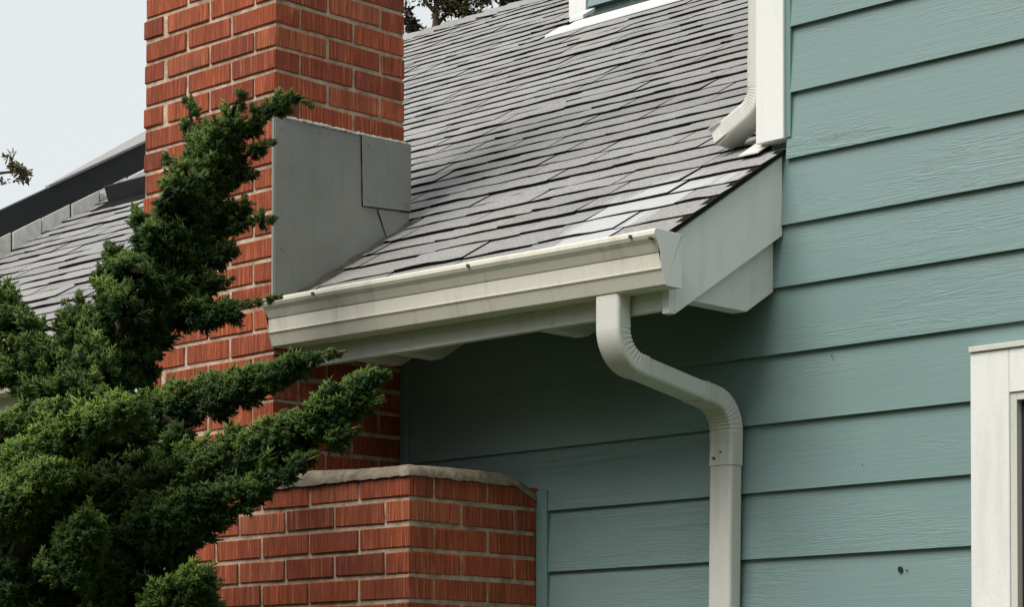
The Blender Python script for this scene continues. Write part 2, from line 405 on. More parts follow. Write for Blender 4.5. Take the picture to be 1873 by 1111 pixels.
# ---- chimney
chim = empty('chimney', (0,0,0), house, label='red ribbed brick chimney with a wider base and mortared shoulder')
IN = .0048
b = MB()
b.box(XUL+IN, XU-IN, -D+IN, .0, 2.2, 4.45); b.box(-1.71+IN, XL-IN, -D+IN+.0006, .0215, 0, 2.272)
b.build('mortar_core', MT['mortar'], chim)
BH, BW, BT = .0540, .1915, .090
def brick_mesh(l, d, h):
    b = MB(); b.box(0, l, 0, d, 0, h); me = b.mesh('brick', MT['brick'])
    bm = bmesh.new(); bm.from_mesh(me); bmesh.ops.bevel(bm, geom=list(bm.edges), offset=.0022, segments=1, affect='EDGES')
    for v in bm.verts: v.co += Vector((random.uniform(-.0014, .0014), random.uniform(-.0006, .0006), random.uniform(-.0014, .0014)))
    bm.to_mesh(me); bm.free(); return me
BM = {}
rest = MB()
def put_brick(x0, x1, y0, y1, z, single, h=BH):
    key = (round(x1-x0, 3), round(y1-y0, 3), h)
    key = key+(random.randrange(5),)
    if key not in BM: BM[key] = brick_mesh(*key[:3])
    j = lambda a: random.uniform(-a, a)
    loc = Vector((x0+j(.0012), y0+j(.0014), z+j(.0013))); rot = Matrix.Rotation(j(.006), 4, 'X') @ Matrix.Rotation(j(.006), 4, 'Y') @ Matrix.Rotation(j(.006), 4, 'Z')
    M = Matrix.Translation(loc) @ rot
    if single: o = link('brick', BM[key], chim); o.matrix_world = M
    else:
        base = len(rest.v); rest.v += [tuple(M @ v.co) for v in BM[key].vertices]
        for p in BM[key].polygons: rest.f.append(tuple(base+k for k in p.vertices)); rest.mi.append(0)
def courses(zlines, xl, xr, ybk, par0, pitch, lo, both=True):
    mod = .2033
    for k, z in enumerate(zlines):
        zb = z+.0058; single = lo(z); h = BH if pitch < .067 else .0552
        odd = (k+par0) % 2
        if odd:      # stretcher at the corner on the front
            x = xr
            while x-xl > .02:
                a = max(xl, x-BW); 
                put_brick(a, x, -D, -D+BT, zb, single, h); x = x-mod
            y = -D+BT+.009
            while ybk-y > .02: put_brick(xr-BT, xr, y, min(ybk, y+BW), zb, single and not(2.86 < z < 3.24), h); y += mod
            if both:
                y = -D+BT+.009
                while ybk-y > .02: put_brick(xl, xl+BT, y, min(ybk, y+BW), zb, False, h); y += mod
        else:
            y = -D
            while ybk-y > .02: put_brick(xr-BT, xr, y, min(ybk, y+BW), zb, single and (y < -D+.01 or not(2.86 < z < 3.24)), h); y += mod
            x = xr-BT-.009; xe = xl+(BT+.009 if both else 0)
            while x-xe > .02:
                a = max(xe, x-BW); put_brick(a, x, -D, -D+BT, zb, single, h); x -= mod
            if both:
                y = -D
                while ybk-y > .02: put_brick(xl, xl+BT, y, min(ybk, y+BW), zb, single and y < -D+.01, h); y += mod
PU = .0664
zl = [3.584-PU*k for k in range(-12, 20)]                 # k=-1 course has a full stretcher at the front corner
courses(zl, XUL, XU, .004, 1, PU, lambda z: z < 3.84)
zl2 = [2.278-.0675*(k+1) for k in range(33)]
courses(zl2, -1.71, XL, .018, 1, .0675, lambda z: z > 1.80)
rest.build('brickwork', MT['brick'], chim, kind='stuff')
b = MB(); b.box(XUL-.04, XU+.04, -D-.04, .05, 4.43, 4.55); b.build('chimney_crown', MT['wash'], chim, bevel=.01)
# mortar wash on the shoulder
nx, ny = 44, 40; b = MB(); top = []; x0, x1, y0, y1 = XU-.02, .006, -D-.008, .012
for i in range(nx+1):
    for j in range(ny+1):
        u, v = i/nx, j/ny; x = x0+(x1-x0)*u; y = y0+(y1-y0)*v
        e = min((x1-x)/.03, 1)*1.0; f = min((y-y0)/.035, 1)
        rd = (math.sqrt(max(0, 1-(1-e)**2)))*(math.sqrt(max(0, 1-(1-f)**2)))
        back = max(0, (v-.72)/.28)**1.7*.05*u**3
        hump = .004*math.sin(u*5.+1)*math.cos(v*6)+random.uniform(-.0009, .0009)
        zt = 2.279+.023*rd+hump*rd-back+(.012*(1-u))
        if u == 0: zt = max(zt, 2.26)
        b.v.append((x+random.uniform(-.001, .001), y+random.uniform(-.001, .001), max(zt, 2.262-back)))
for i in range(nx):
    for j in range(ny):
        q = i*(ny+1)+j; b.f.append((q, q+ny+1, q+ny+2, q+1)); b.mi.append(0)
# skirt
def skirt(idx):
    o = len(b.v)
    for q in idx: v = b.v[q]; b.v.append((v[0], v[1], 2.2685+random.uniform(-.002, .002) if v[2] > 2.272 else v[2]-.012))
    for k in range(len(idx)-1): b.f.append((idx[k], idx[k+1], o+k+1, o+k)); b.mi.append(0)
skirt([i*(ny+1) for i in range(nx, -1, -1)]); skirt([nx*(ny+1)+j for j in range(ny, -1, -1)])
b.build('shoulder_wash', MT['wash'], chim, smooth=True, label='rough pale mortar wash capping the chimney shoulder')
# mortar patches smeared on the shaded lower face
# ---- flashing on the chimney's right face
fl = empty('chimney_flashing', (0,0,0), house, label='grey painted metal flashing where chimney meets roof')
def panel(poly, x0, x1, name='flashing_panel'):
    b = MB(); b.prism_x(poly, x0, x1); return b.build(name, MT['flash'], fl, bevel=.0007, seg=1)
yb = .012
panel([(-D-.003, 3.317), (yb-.03, 3.321), (yb-.03, 3.0), (-D-.003, 2.70)], XU+.0025, XU+.0055)
panel([(-.1735, 3.3225), (.021, 3.329), (.021, 3.1295), (-.168, 3.1165)], XU+.0075, XU+.0110)
panel([(-.110, 3.1155), (.017, 3.125), (.017, 3.02), (-.073, 3.02)], XU+.0060, XU+.0075)
b = MB(); b.box(XU-.005, XU+.0035, -D-.0062, -D-.0032, 2.78, 3.316); b.build('flashing_lip', MT['flash'], fl)
b = MB(); pts = []; rad = []
for k in range(60):
    t = k/59; y = -D+.02+t*(.018+D-.02); pts.append((XU+.005+random.uniform(-.001, .001), y, 3.3215+.008*t+random.uniform(-.0015, .0018))); rad.append(random.uniform(.003, .0058))
tube(b, pts, rad, 6); b.build('sealant_bead', MT['sealant'], fl)
for (y, z) in ((-.47, 3.29), (-.33, 3.30), (-.19, 3.305), (-.15, 3.30), (.0, 3.31), (-.15, 3.14), (.0, 3.15), (-.47, 2.95)):
    b = MB(); xo = XU+(.0108 if y > -.17 else .0053); tube(b, [(xo, y, z), (xo+.0025, y, z)], .004, 7); b.build('nail', MT['steel'] if y > .5 else MT['flash'], fl)
# cant of mossy mortar at the base of the flashing
for pts in ([(-.1745, 3.3215), (-.1690, 3.1160)], [(-.1690, 3.1160), (.020, 3.1290)], [(-.1105, 3.1150), (-.0735, 3.035)]):  # dark strips along the panel seams, standing in for their shadow gaps
    b = MB(); tube(b, [(XU+.0082, pts[0][0]+(pts[1][0]-pts[0][0])*k/8, pts[0][1]+(pts[1][1]-pts[0][1])*k/8) for k in range(9)], [random.uniform(.0012, .0024) for _ in range(9)], 5); b.build('seam_shadow', MT['asphalt'], fl)
b = MB(); pts = []
n = 60
for k in range(n+1):
    y = -D+.06+(D+.0)*k/n; z = roofz(y)+.012; w = .004+.006*math.sin(k*.31)**2
    b.v += [(XU+.009, y, z+.014+.003*math.sin(k*.5)), (XU+.012+w*.5, y, z+.007+.002*math.sin(k*.8)), (XU+.022+w, y, z-.004)]
for k in range(n):
    a = 3*k; b.f += [(a, a+1, a+4, a+3), (a+1, a+2, a+5, a+4)]; b.mi += [0, 0]
moss = mat_noise('mossy_debris', [(.3, (.04, .037, .030)), (.55, (.075, .07, .055)), (.75, (.12, .115, .09))], 24, .95, .006)
b.build('moss_debris', moss, fl, smooth=True, kind='stuff')

# ---- gutter
def gutter(x0, x1, zl, zr, caps=True, screws=()):
    G = empty('gutter', (0,0,0), house)
    G['label'] = 'cream metal gutter along the eave beside the chimney' if caps else 'cream gutter on the far side of the chimney behind juniper'
    out = [(-.4385, .128), (-.4385, .002), (-.4405, 0), (-.492, 0), (-.497, .0025), (-.4985, .007), (-.5085, .0345), (-.5115, .0365), (-.5125, .0385), (-.5110, .0405),
           (-.5135, .0730), (-.5095, .0745), (-.5095, .0765), (-.5150, .0785), (-.5245, .098), (-.5330, .1085), (-.5365, .1160), (-.5355, .1240), (-.5300, .1285), (-.5220, .1270), (-.5200, .1220)]
    def inner():
        r = []
        for i, (y, z) in enumerate(out):
            p = out[max(i-1, 0)]; q = out[min(i+1, len(out)-1)]; t = Vector((q[0]-p[0], q[1]-p[1])).normalized(); nrm = Vector((-t.y, t.x))
            r.append((y+nrm.x*-.0016*-1*-1, z+nrm.y*-.0016*-1*-1) if False else (y-nrm.x*-.0016, z-nrm.y*-.0016))
        return r
    inn = inner(); poly = out+inn[::-1]; n = len(poly); b = MB(); seg = 14
    for i in range(seg+1):
        t = i/seg; x = x0+(x1-x0)*t; z = zl+(zr-zl)*t
        wob = .0008*math.sin(t*17+1); b.v += [(x, y+wob, z+h) for y, h in poly]
    for i in range(seg):
        for k in range(n): b.f.append((i*n+k, (i+1)*n+k, (i+1)*n+(k+1) % n, i*n+(k+1) % n)); b.mi.append(0)
    b.f += [tuple(range(n)), tuple(seg*n+k for k in range(n-1, -1, -1))]; b.mi += [0, 0]
    b.build('trough', MT['cream'], G)
    if caps:
        face = [(-.4385, .128), (-.4385, .0), (-.492, 0), (-.497, .0025), (-.5085, .0345), (-.5120, .0400), (-.5140, .0735), (-.5245, .098), (-.5330, .1085), (-.5365, .1160), (-.5355, .1240), (-.5300, .1285), (-.4385, .1265)]
        rim = [(y-.0025 if y < -.45 else y, z+(.002 if z > .1 else -.002 if z < .01 else 0)) for y, z in face]
        for xa, xb, zz in ((x1, x1+.002, zr), (x0-.002, x0, zl)):
            b = MB(); b.prism_x([(y, z+zz) for y, z in rim], xa, xb); 
            b.build('end_cap', MT['white'] if xa > 0 else MT['cream'], G, bevel=.0006, seg=1)
    for px, py in screws:
        c = at_y(px, py, -.5335); b = MB(); tube(b, [(c.x, -.545, c.z), (c.x, -.528, c.z+.001)], .0042, 8); b.build('screw', MT['steel'], G)
    return G
gutter(-.551, .8905, 2.6685, 2.6555, True, ((576, 538), (860, 487), (1157, 434), (1193, 437)))
gutter(-4.1, XUL-.35, 2.665, 2.668, False)

# ---- downspouts
def section(w, d, r=.009, n=3, rip=0):
    pts = []
    for cx, cy, a0 in ((w/2-r, d/2-r, 0), (-w/2+r, d/2-r, 90), (-w/2+r, -d/2+r, 180), (w/2-r, -d/2+r, 270)):
        for k in range(n+1):
            a = math.radians(a0+90*k/n); pts.append((cx+r*math.cos(a), cy+r*math.sin(a)))
    return pts
def sweep(name, path, w, d, mat, parent, ripple=None, xs=None, grow=0):
    # path: (y,z) points; section x across, second axis = outward normal in the y-z plane
    b = MB(); sec = section(w+grow, d+grow); n = len(sec); P = [Vector((0, y, z)) for y, z in path]
    for i, p in enumerate(P):
        t = (P[min(i+1, len(P)-1)]-P[max(i-1, 0)]).normalized(); nr = Vector((1,0,0)).cross(t)
        for (a, c) in sec:
            k = 1.
            if ripple and 0 < i < len(P)-1:
                side = (c*ripple > d*.1) or abs(a) > w*.46 and c*ripple > -d*.3
                if side and i % 2: k = .92
            b.v.append(tuple(Vector((xs(p.z)+a*(1 if k == 1 else .965), 0, 0))+p+nr*(c*k)))
    for i in range(len(P)-1):
        for k in range(n): b.f.append((i*n+k, i*n+(k+1) % n, (i+1)*n+(k+1) % n, (i+1)*n+k)); b.mi.append(0)
    b.f += [tuple(range(n-1, -1, -1)), tuple((len(P)-1)*n+k for k in range(n))]; b.mi += [0, 0]
    return b.build(name, mat, parent)
def arc(c, r, a0, a1, n=16): return [(c[0]+r*math.cos(math.radians(a0+(a1-a0)*k/n)), c[1]+r*math.sin(math.radians(a0+(a1-a0)*k/n))) for k in range(n+1)]
DS = empty('downspout', (0,0,0), house, label='off-white square downspout bending from gutter back to the teal wall')
W_, D_ = .073, .048
xs = lambda z: .693 + (z-2.0)*.014 if z < 2.5 else .700
SL = 9.5                                            # fall of the offset run, degrees
r1 = .085; c1 = (-.4690+r1, 2.578)
a_end = 270-SL
arc1 = arc(c1, r1, 180, a_end, 18)
r2 = .085; yw = -.036; c2y = yw-r2
# tangent run from end of arc1 down to start of arc2
p1 = Vector(arc1[-1]); dirv = Vector((math.cos(math.radians(-SL)), math.sin(math.radians(-SL))))
s2 = Vector((math.cos(math.radians(90-SL)), math.sin(math.radians(90-SL))))*r2
tt = (c2y+s2.x-p1.x)/dirv.x; p2 = p1+dirv*tt; c2 = (p2.x-s2.x, p2.y-s2.y)
arc2 = arc(c2, r2, 90-SL, 0, 18)
sweep('elbow', [(-.4690, 2.6555), (-.4690, 2.62)]+arc1+[(p1+dirv*.02)[:]], W_, D_, MT['offwhite'], DS, 1, xs, .004)
sweep('pipe', [(p1-dirv*.01)[:], (p2+dirv*.005)[:]], W_, D_, MT['offwhite'], DS, None, xs)
sweep('elbow', [(p2-dirv*.055)[:], (p2-dirv*.02)[:]]+arc2+[(yw, c2[1]-.03), (yw, c2[1]-.085)], W_, D_, MT['offwhite'], DS, -1, xs, .0045)
sweep('pipe', [(yw, c2[1]-.07), (yw, 1.8), (yw, .1)], W_, D_, MT['offwhite'], DS, None, xs)
for px, py in ((1304, 849), (1322, 834), (1278, 722)):
    pass
for (dx, dz) in ((-.017, .0), (.004, .016)):
    b = MB(); z = c2[1]-.066+dz; tube(b, [(xs(z)+dx, yw-.031, z), (xs(z)+dx, yw-.02, z)], .0036 if dx < 0 else .002, 8); b.build('screw', MT['steel'], DS)
DS2 = empty('downspout', (0,0,0), house, label='off-white downspout with elbow spilling onto the shingles by the corner board')
yc, xc, r3, zt = .052, .752, .070, 3.258
TURN = 64
arc3 = arc((xc-r3, zt), r3, 0, -TURN, 20)
e = Vector(arc3[-1]); dv = Vector((-math.sin(math.radians(TURN)), -math.cos(math.radians(TURN))))
def sweep_xz(name, path, w, d, mat, parent, ripple=False, grow=0):
    b = MB(); sec = section(w+grow, d+grow, .011, 4); n = len(sec); P = [Vector((x, 0, z)) for x, z in path]
    for i, p in enumerate(P):
        t = (P[min(i+1, len(P)-1)]-P[max(i-1, 0)]).normalized(); nr = Vector((0, 1, 0)).cross(t)
        for (a, c) in sec:
            k = .93 if (ripple and i % 2 and 2 < i < len(P)-2 and c > -d*.2) else 1.
            b.v.append(tuple(p+Vector((0, yc+a*(.975 if k < 1 else 1), 0))+nr*(c*k)))
    for i in range(len(P)-1):
        for k in range(n): b.f.append((i*n+k, (i+1)*n+k, (i+1)*n+(k+1) % n, i*n+(k+1) % n)); b.mi.append(0)
    b.f += [tuple(range(n)), tuple((len(P)-1)*n+k for k in range(n-1, -1, -1))]; b.mi += [0, 0]
    return b.build(name, mat, parent)
sweep_xz('pipe', [(xc, 5.5), (xc, zt+.075)], .080, .050, MT['offwhite'], DS2)
sweep_xz('elbow', [(xc, zt+.095), (xc, zt+.03)]+arc3+[(e+dv*.05)[:], (e+dv*.07)[:]], .080, .050, MT['offwhite'], DS2, True, .003)
# crimped open mouth with flutes
b = MB(); nr = Vector((0, 1, 0)).cross(Vector((dv.x, 0, dv.y)))
for j, (s_, f_, sc) in enumerate(((.062, 0, 1), (.080, .6, 1.02), (.108, 1, 1.05), (.108, 1, .93), (.07, .3, .92))):
    base = e+dv*s_; sec = section(.083*sc, .053*sc, .011, 11)
    for k, (a, c) in enumerate(sec):
        q = 1+.15*f_*math.sin(k*2*math.pi*8/len(sec)); b.v.append((base.x+nr.x*c*q, yc+a*q, base.y+nr.z*c*q))
m_ = len(sec)
for i in range(4):
    for k in range(m_): b.f.append((i*m_+k, (i+1)*m_+k, (i+1)*m_+(k+1) % m_, i*m_+(k+1) % m_)); b.mi.append(0)
b.build('crimped_mouth', MT['offwhite'], DS2)

# ---- window
wd = empty('window', (0,0,0), house, label='white cased window with dark glass in the teal wall')
for (x0, x1, z0, z1) in ((WX0, 1.527, WZ0, WZ1), (2.512, WX1, WZ0, WZ1), (1.5275, 2.5115, 2.386, WZ1), (1.5275, 2.5115, WZ0, 1.05)):
    b = MB(); b.box(x0, x1, -.018, .02, z0, z1); b.build('casing_board', MT['white'], wd, bevel=.0015, seg=1)
b = MB(); b.box(WX0-.001, WX1+.001, -.024, .02, WZ1+.001, WZ1+.014); b.build('drip_cap', MT['offwhite'], wd, bevel=.001, seg=1)
for (x0, x1, z0, z1) in ((1.5278, 1.545, 1.051, 2.385), (2.494, 2.511, 1.051, 2.385), (1.5455, 2.4935, 2.368, 2.385), (1.5455, 2.4935, 1.051, 1.068)):
    b = MB(); b.box(x0, x1, -.0135, .05, z0, z1); b.build('jamb', MT['offwhite'], wd)
for (x0, x1, z0, z1) in ((1.5458, 1.556, 1.069, 2.367), (2.482, 2.493, 1.069, 2.367), (1.5562, 2.4818, 2.357, 2.367), (1.5562, 2.4818, 2.275, 2.298), (1.5562, 2.4818, 1.069, 1.08)):
    b = MB(); b.box(x0, x1, .006, .03, z0, z1); b.build('sash_bar', MT['dark'], wd)
for (z0, z1) in ((2.2985, 2.3565), (1.0805, 2.2745)):
    b = MB(); b.box(1.5565, 2.4815, .014, .02, z0, z1); b.build('pane', MT['glass'], wd)

# ---- dormer
dm = empty('dormer', (0,0,0), house, label='teal dormer with white corner board and white base flashing on the roof')
yd = 2.33
b = MB(); b.box(-2.03, .3, yd+.012, yd+.9, 4.3, 5.7); b.build('dormer_wall', MT['teal'], dm)
b = MB(); b.box(-2.052, -1.957, yd-.012, yd+.0115, roofz(yd)+.012, 5.7); b.build('corner_board', MT['white'], dm, bevel=.002, seg=1)
zz = roofz(yd)+.035; r_ = 0
while zz < 5.5:
    h = .055 if r_ == 0 else .17; x = -1.945+(.10 if r_ % 2 == 0 else 0); xa = -1.945
    k = 0
    while xa < .3:
        xb = min(.3, xa+(.10 if (k == 0 and r_ % 2) else random.uniform(.16, .24))); b = MB(); b.prism_x([(yd-.014, zz), (yd-.002, zz+h+.01), (yd+.011, zz+h+.01), (yd+.011, zz)], xa, xb-.005)
        b.build('siding_shingle', MT['siding'], dm); xa = xb; k += 1
    zz += h; r_ += 1
b = MB(); y0 = 2.085; y1 = yd-.002
def apron(x0, x1, ya, yb_, o0, o1):
    b = MB(); b.prism_x([(ya, roofz(ya)+o0), (yb_, roofz(yb_)+o0), (yb_, roofz(yb_)+o1), (ya, roofz(ya)+o1)], x0, x1); b.build('apron_flashing', MT['white'], dm)
apron(-1.962, .3, 2.082, 2.165, .016, .024)
apron(-1.86, .3, 2.115, 2.15, .0245, .034)
b = MB(); b.prism_x([(yd-.10, roofz(yd-.10)+.02), (yd-.03, roofz(yd-.03)+.02), (yd-.03, roofz(yd-.03)+.036), (yd-.10, roofz(yd-.10)+.036)], -1.965, -1.89); b.build('flashing_block', MT['white'], dm)
b = MB(); b.box(-2.2, .5, yd-.15, yd+1.2, 5.72, 5.8); b.build('dormer_roof', MT['shingle'], dm)

# ---- side gable at the far end: dark rake, step flashing, roof sliver
sg = empty('side_gable', (0,0,0), house, label='side gable with dark rake fascia stepping above the grey roof')
def band(y): return 3.755+.563*(y-.783)
b = MB(); ys = [.1, .5, .9, 1.3, 1.7, 2.2, 2.9]
poly = [(y, band(y)) for y in ys]+[(y, band(y)-.126) for y in ys[::-1]]
b.prism_x(poly, XLG-.05, XLG); b.build('rake_fascia', MT['dark'], sg)
b = MB()
YA = 1.02
b.add([(XLG+.006, YA, band(YA)+.001), (XLG+.006, 2.95, band(2.95)+.001), (-4.75, 2.95, band(2.95)+.001), (XLG-.02, YA, band(YA)+.001),
       (XLG+.006, YA, band(YA)+.012), (XLG+.006, 2.95, band(2.95)+.012), (-4.75, 2.95, band(2.95)+.012), (XLG-.02, YA, band(YA)+.012)],
      [(3,2,1,0), (4,5,6,7), (0,1,5,4), (1,2,6,5), (2,3,7,6), (3,0,4,7)], 0)
b.build('roof_sheet', MT['shingle'], sg)
b = MB(); b.prism_x([(.2, 0), (2.9, 0), (2.9, band(2.9)-.13), (.2, band(.2)-.13)], XLG-.25, XLG-.055); b.build('gable_wall', MT['white'], sg)
for k in range(18):
    y = .10+k*.147; b = MB(); o = random.uniform(0, .008)
    b.prism_x([(y+.004, roofz(y)+.014+o), (y+.143, roofz(y+.11)+.014+o), (y+.143, band(y+.143)-.112), (y+.004, band(y)-.112)], XLG+.001+.004*(k % 2), XLG+.012+.004*(k % 2))
    b.build('step_flashing', MT['stepm'], sg, bevel=.002, seg=1)
# white return board between the dark rake and the vent
def at_x(px, py, X):
    d = ray(px, py); q = CAM + d*((X-CAM.x)/d.x); return (q.y, q.z)
b = MB(); b.prism_x([at_x(184, 353, -3.80), at_x(275, 306, -3.80), at_x(275, 345, -3.80), at_x(200, 362, -3.80)], -3.812, -3.80)
b.build('return_board', MT['white'], sg)
# low box vent on the roof
b = MB(); x0, x1 = -3.67, -3.15; yv0, yv1 = 1.20, 1.52
b.prism_x([(yv0, roofz(yv0)+.018), (yv1, roofz(yv1)+.018), (yv1-.035, roofz(yv1)+.024), (yv0+.10, roofz(yv0)+.098), (yv0-.025, roofz(yv0)+.088)], x0, x1)
vent = b.build('roof_vent', MT['dark'], house, bevel=.004, seg=1, label='low dark box vent on the roof beyond the chimney')
b = MB(); b.prism_x([(yv0-.07, roofz(yv0-.07)+.019), (yv1+.05, roofz(yv1+.05)+.019), (yv1+.05, roofz(yv1+.05)+.0215), (yv0-.07, roofz(yv0-.07)+.0215)], x0-.03, x1+.06); b.build('vent_flange', MT['asphalt'], vent)

# ================================================================== JUNIPER
jun = empty('juniper_tree', (-.75, -1.08, 0), label='dark green twisting juniper in front of the brick chimney', category='tree')
IDM = jun.matrix_world.copy()
def spr(i):
    rr = random.Random(100+i); V = []; F = []; TP = []
    def cone(p, d, L, r, t0, t1):
        d = d.normalized(); a = d.orthogonal().normalized(); c = d.cross(a); o = len(V)
        for k in range(3):
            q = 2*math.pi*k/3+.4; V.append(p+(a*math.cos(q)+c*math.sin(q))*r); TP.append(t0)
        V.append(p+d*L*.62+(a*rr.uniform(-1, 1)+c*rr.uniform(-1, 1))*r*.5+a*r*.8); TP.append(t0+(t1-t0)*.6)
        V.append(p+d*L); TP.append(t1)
        F.extend([(o, o+1, o+4), (o+1, o+2, o+4), (o+2, o, o+3), (o+2, o+3, o+4), (o+3, o, o+4)])
    cone(Vector((0, 0, 0)), Vector((0, 0, 1)), 1.0, .075, 0, 1)
    nb = 13
    for k in range(nb):
        t = .08+.8*k/nb; q = k*2.4+rr.uniform(-.5, .5); el = rr.uniform(.55, 1.0)
        d = Vector((math.cos(q), math.sin(q), 0))*math.sin(el)+Vector((0, 0, math.cos(el)))
        L = (.52-.30*t)*rr.uniform(.8, 1.25); p = Vector((0, 0, t))
        cone(p, d, L, .058, t*.35, min(1, .35+t*.65))
        if k < 9:
            d2 = (d+Vector((rr.uniform(-.6, .6), rr.uniform(-.6, .6), rr.uniform(.0, .8)))).normalized(); cone(p+d*L*.45, d2, L*.6, .05, t*.4, min(1, .4+t*.6))
    return np.array([tuple(v) for v in V]), np.array(F), np.array(TP)
SPR = [spr(i) for i in range(6)]
fol_v = []; fol_f = []; fol_t = []; fol_n = []; fol_o = [0]
def add_sprigs(P, Dn, L, tone, tipk):
    # P Nx3, Dn Nx3 unit directions, L lengths
    N = len(P); which = rng.integers(0, 6, N)
    for w in range(6):
        m = which == w; n = int(m.sum())
        if not n: continue
        V, F, T = SPR[w]; d = Dn[m]; rnd = rng.normal(size=(n, 3)); a = np.cross(d, rnd); a /= np.linalg.norm(a, axis=1, keepdims=True)+1e-9; c = np.cross(d, a)
        Rm = np.stack([a, c, d], axis=2)*L[m][:, None, None]
        W = np.einsum('nij,kj->nki', Rm, V)+P[m][:, None, :]
        k = len(V); fol_v.append(W.reshape(-1, 3)); fol_f.append((F[None]+(np.arange(n)*k)[:, None, None]).reshape(-1, 3)+fol_o[0]); fol_o[0] += n*k
        fol_t.append((T[None]*tipk[m][:, None]).reshape(-1)); fol_n.append(np.repeat(tone[m], k))
core = MB(); wood = MB()
def plume(pts, light=.55, dens=1.0, tip=True, corer=.30):
    # pts: (px, py, radius px, wall-plane y) along the plume, read off the photograph; y gives the distance
    Pw = []; Rw = []
    for (px, py, r, Y) in pts:
        p = at_y(px, py, Y); z = (p-CAM).dot(FW); r = max(r*.55, r-14); Pw.append(np.array(p)); Rw.append(r*z/FPX)
    Pw = np.array(Pw); Rw = np.array(Rw); seg = np.linalg.norm(np.diff(Pw, axis=0), axis=1); cum = np.concatenate([[0], np.cumsum(seg)])
    Ltot = cum[-1]; area = 2*math.pi*np.mean(Rw)*Ltot
    nc = max(12, int((area+.02*Ltot)/(math.pi*.030**2)*2.2*dens))
    s = rng.random(nc)*Ltot
    i = np.clip(np.searchsorted(cum, s)-1, 0, len(seg)-1); t = (s-cum[i])/seg[i]
    c = Pw[i]*(1-t)[:, None]+Pw[i+1]*t[:, None]; R = Rw[i]*(1-t)+Rw[i+1]*t
    ax = (Pw[i+1]-Pw[i])/seg[i][:, None]
    o = rng.normal(size=(nc, 3)); o -= ax*np.sum(o*ax, axis=1)[:, None]; o /= np.linalg.norm(o, axis=1)[:, None]
    rad = R*np.sqrt(rng.uniform(.35, 1.0, nc))*.86
    cc = c+o*rad[:, None]*rng.uniform(.9, 1.06, nc)[:, None]
    cr = np.minimum(rng.uniform(.018, .036, nc), R*.8+.006)
    ns = 15
    od = o+ax*.55+np.array([0, 0, .35]); od /= np.linalg.norm(od, axis=1)[:, None]
    idx = np.repeat(np.arange(nc), ns); N = len(idx)
    dd = od[idx]*.85+rng.normal(size=(N, 3))*.55; dd /= np.linalg.norm(dd, axis=1)[:, None]
    P = cc[idx]+dd*cr[idx][:, None]*.35-od[idx]*cr[idx][:, None]*.3
    L = cr[idx]*rng.uniform(.75, 1.35, N)
    lg = rng.random(N) < .09; dd[lg] = dd[lg]*.5+od[idx][lg]*.5+ax[idx][lg]*.45; dd /= np.linalg.norm(dd, axis=1)[:, None]; L[lg] *= rng.uniform(1.3, 1.9, lg.sum())
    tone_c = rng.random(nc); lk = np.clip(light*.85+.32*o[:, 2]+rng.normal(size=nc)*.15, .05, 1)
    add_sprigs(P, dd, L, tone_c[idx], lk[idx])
    # inner woody core and twigs
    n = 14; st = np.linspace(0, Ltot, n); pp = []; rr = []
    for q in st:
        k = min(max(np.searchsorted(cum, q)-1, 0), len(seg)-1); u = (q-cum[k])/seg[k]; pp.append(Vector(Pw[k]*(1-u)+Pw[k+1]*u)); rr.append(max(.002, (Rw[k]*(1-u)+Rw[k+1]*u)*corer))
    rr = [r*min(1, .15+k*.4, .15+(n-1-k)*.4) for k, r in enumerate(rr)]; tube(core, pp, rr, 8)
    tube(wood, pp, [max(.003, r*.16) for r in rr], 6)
Y1 = -1.05
# leader and top
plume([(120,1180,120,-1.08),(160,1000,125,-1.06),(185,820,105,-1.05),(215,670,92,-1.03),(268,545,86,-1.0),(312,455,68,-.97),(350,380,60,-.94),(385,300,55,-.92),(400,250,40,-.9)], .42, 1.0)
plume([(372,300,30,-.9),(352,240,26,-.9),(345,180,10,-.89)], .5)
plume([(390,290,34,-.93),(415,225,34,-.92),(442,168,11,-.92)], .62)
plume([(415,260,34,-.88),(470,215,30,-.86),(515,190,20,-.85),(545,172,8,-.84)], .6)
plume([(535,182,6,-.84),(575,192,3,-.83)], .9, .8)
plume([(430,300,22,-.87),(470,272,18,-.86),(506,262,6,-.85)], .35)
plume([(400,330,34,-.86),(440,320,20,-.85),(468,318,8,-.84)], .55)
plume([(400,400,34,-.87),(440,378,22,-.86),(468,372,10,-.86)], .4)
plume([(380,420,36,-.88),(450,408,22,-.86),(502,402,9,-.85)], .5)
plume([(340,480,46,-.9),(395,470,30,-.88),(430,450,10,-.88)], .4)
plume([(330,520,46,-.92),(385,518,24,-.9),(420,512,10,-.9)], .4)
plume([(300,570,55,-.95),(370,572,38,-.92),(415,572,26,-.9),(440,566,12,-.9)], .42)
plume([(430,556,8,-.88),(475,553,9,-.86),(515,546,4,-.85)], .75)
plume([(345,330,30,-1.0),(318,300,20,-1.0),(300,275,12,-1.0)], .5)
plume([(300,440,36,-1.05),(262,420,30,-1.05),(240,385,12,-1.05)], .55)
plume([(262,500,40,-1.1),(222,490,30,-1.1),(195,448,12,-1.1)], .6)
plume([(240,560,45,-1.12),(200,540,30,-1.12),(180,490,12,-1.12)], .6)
plume([(300,360,40,-1.02),(335,345,30,-1.02),(360,320,14,-1.02)], .6)
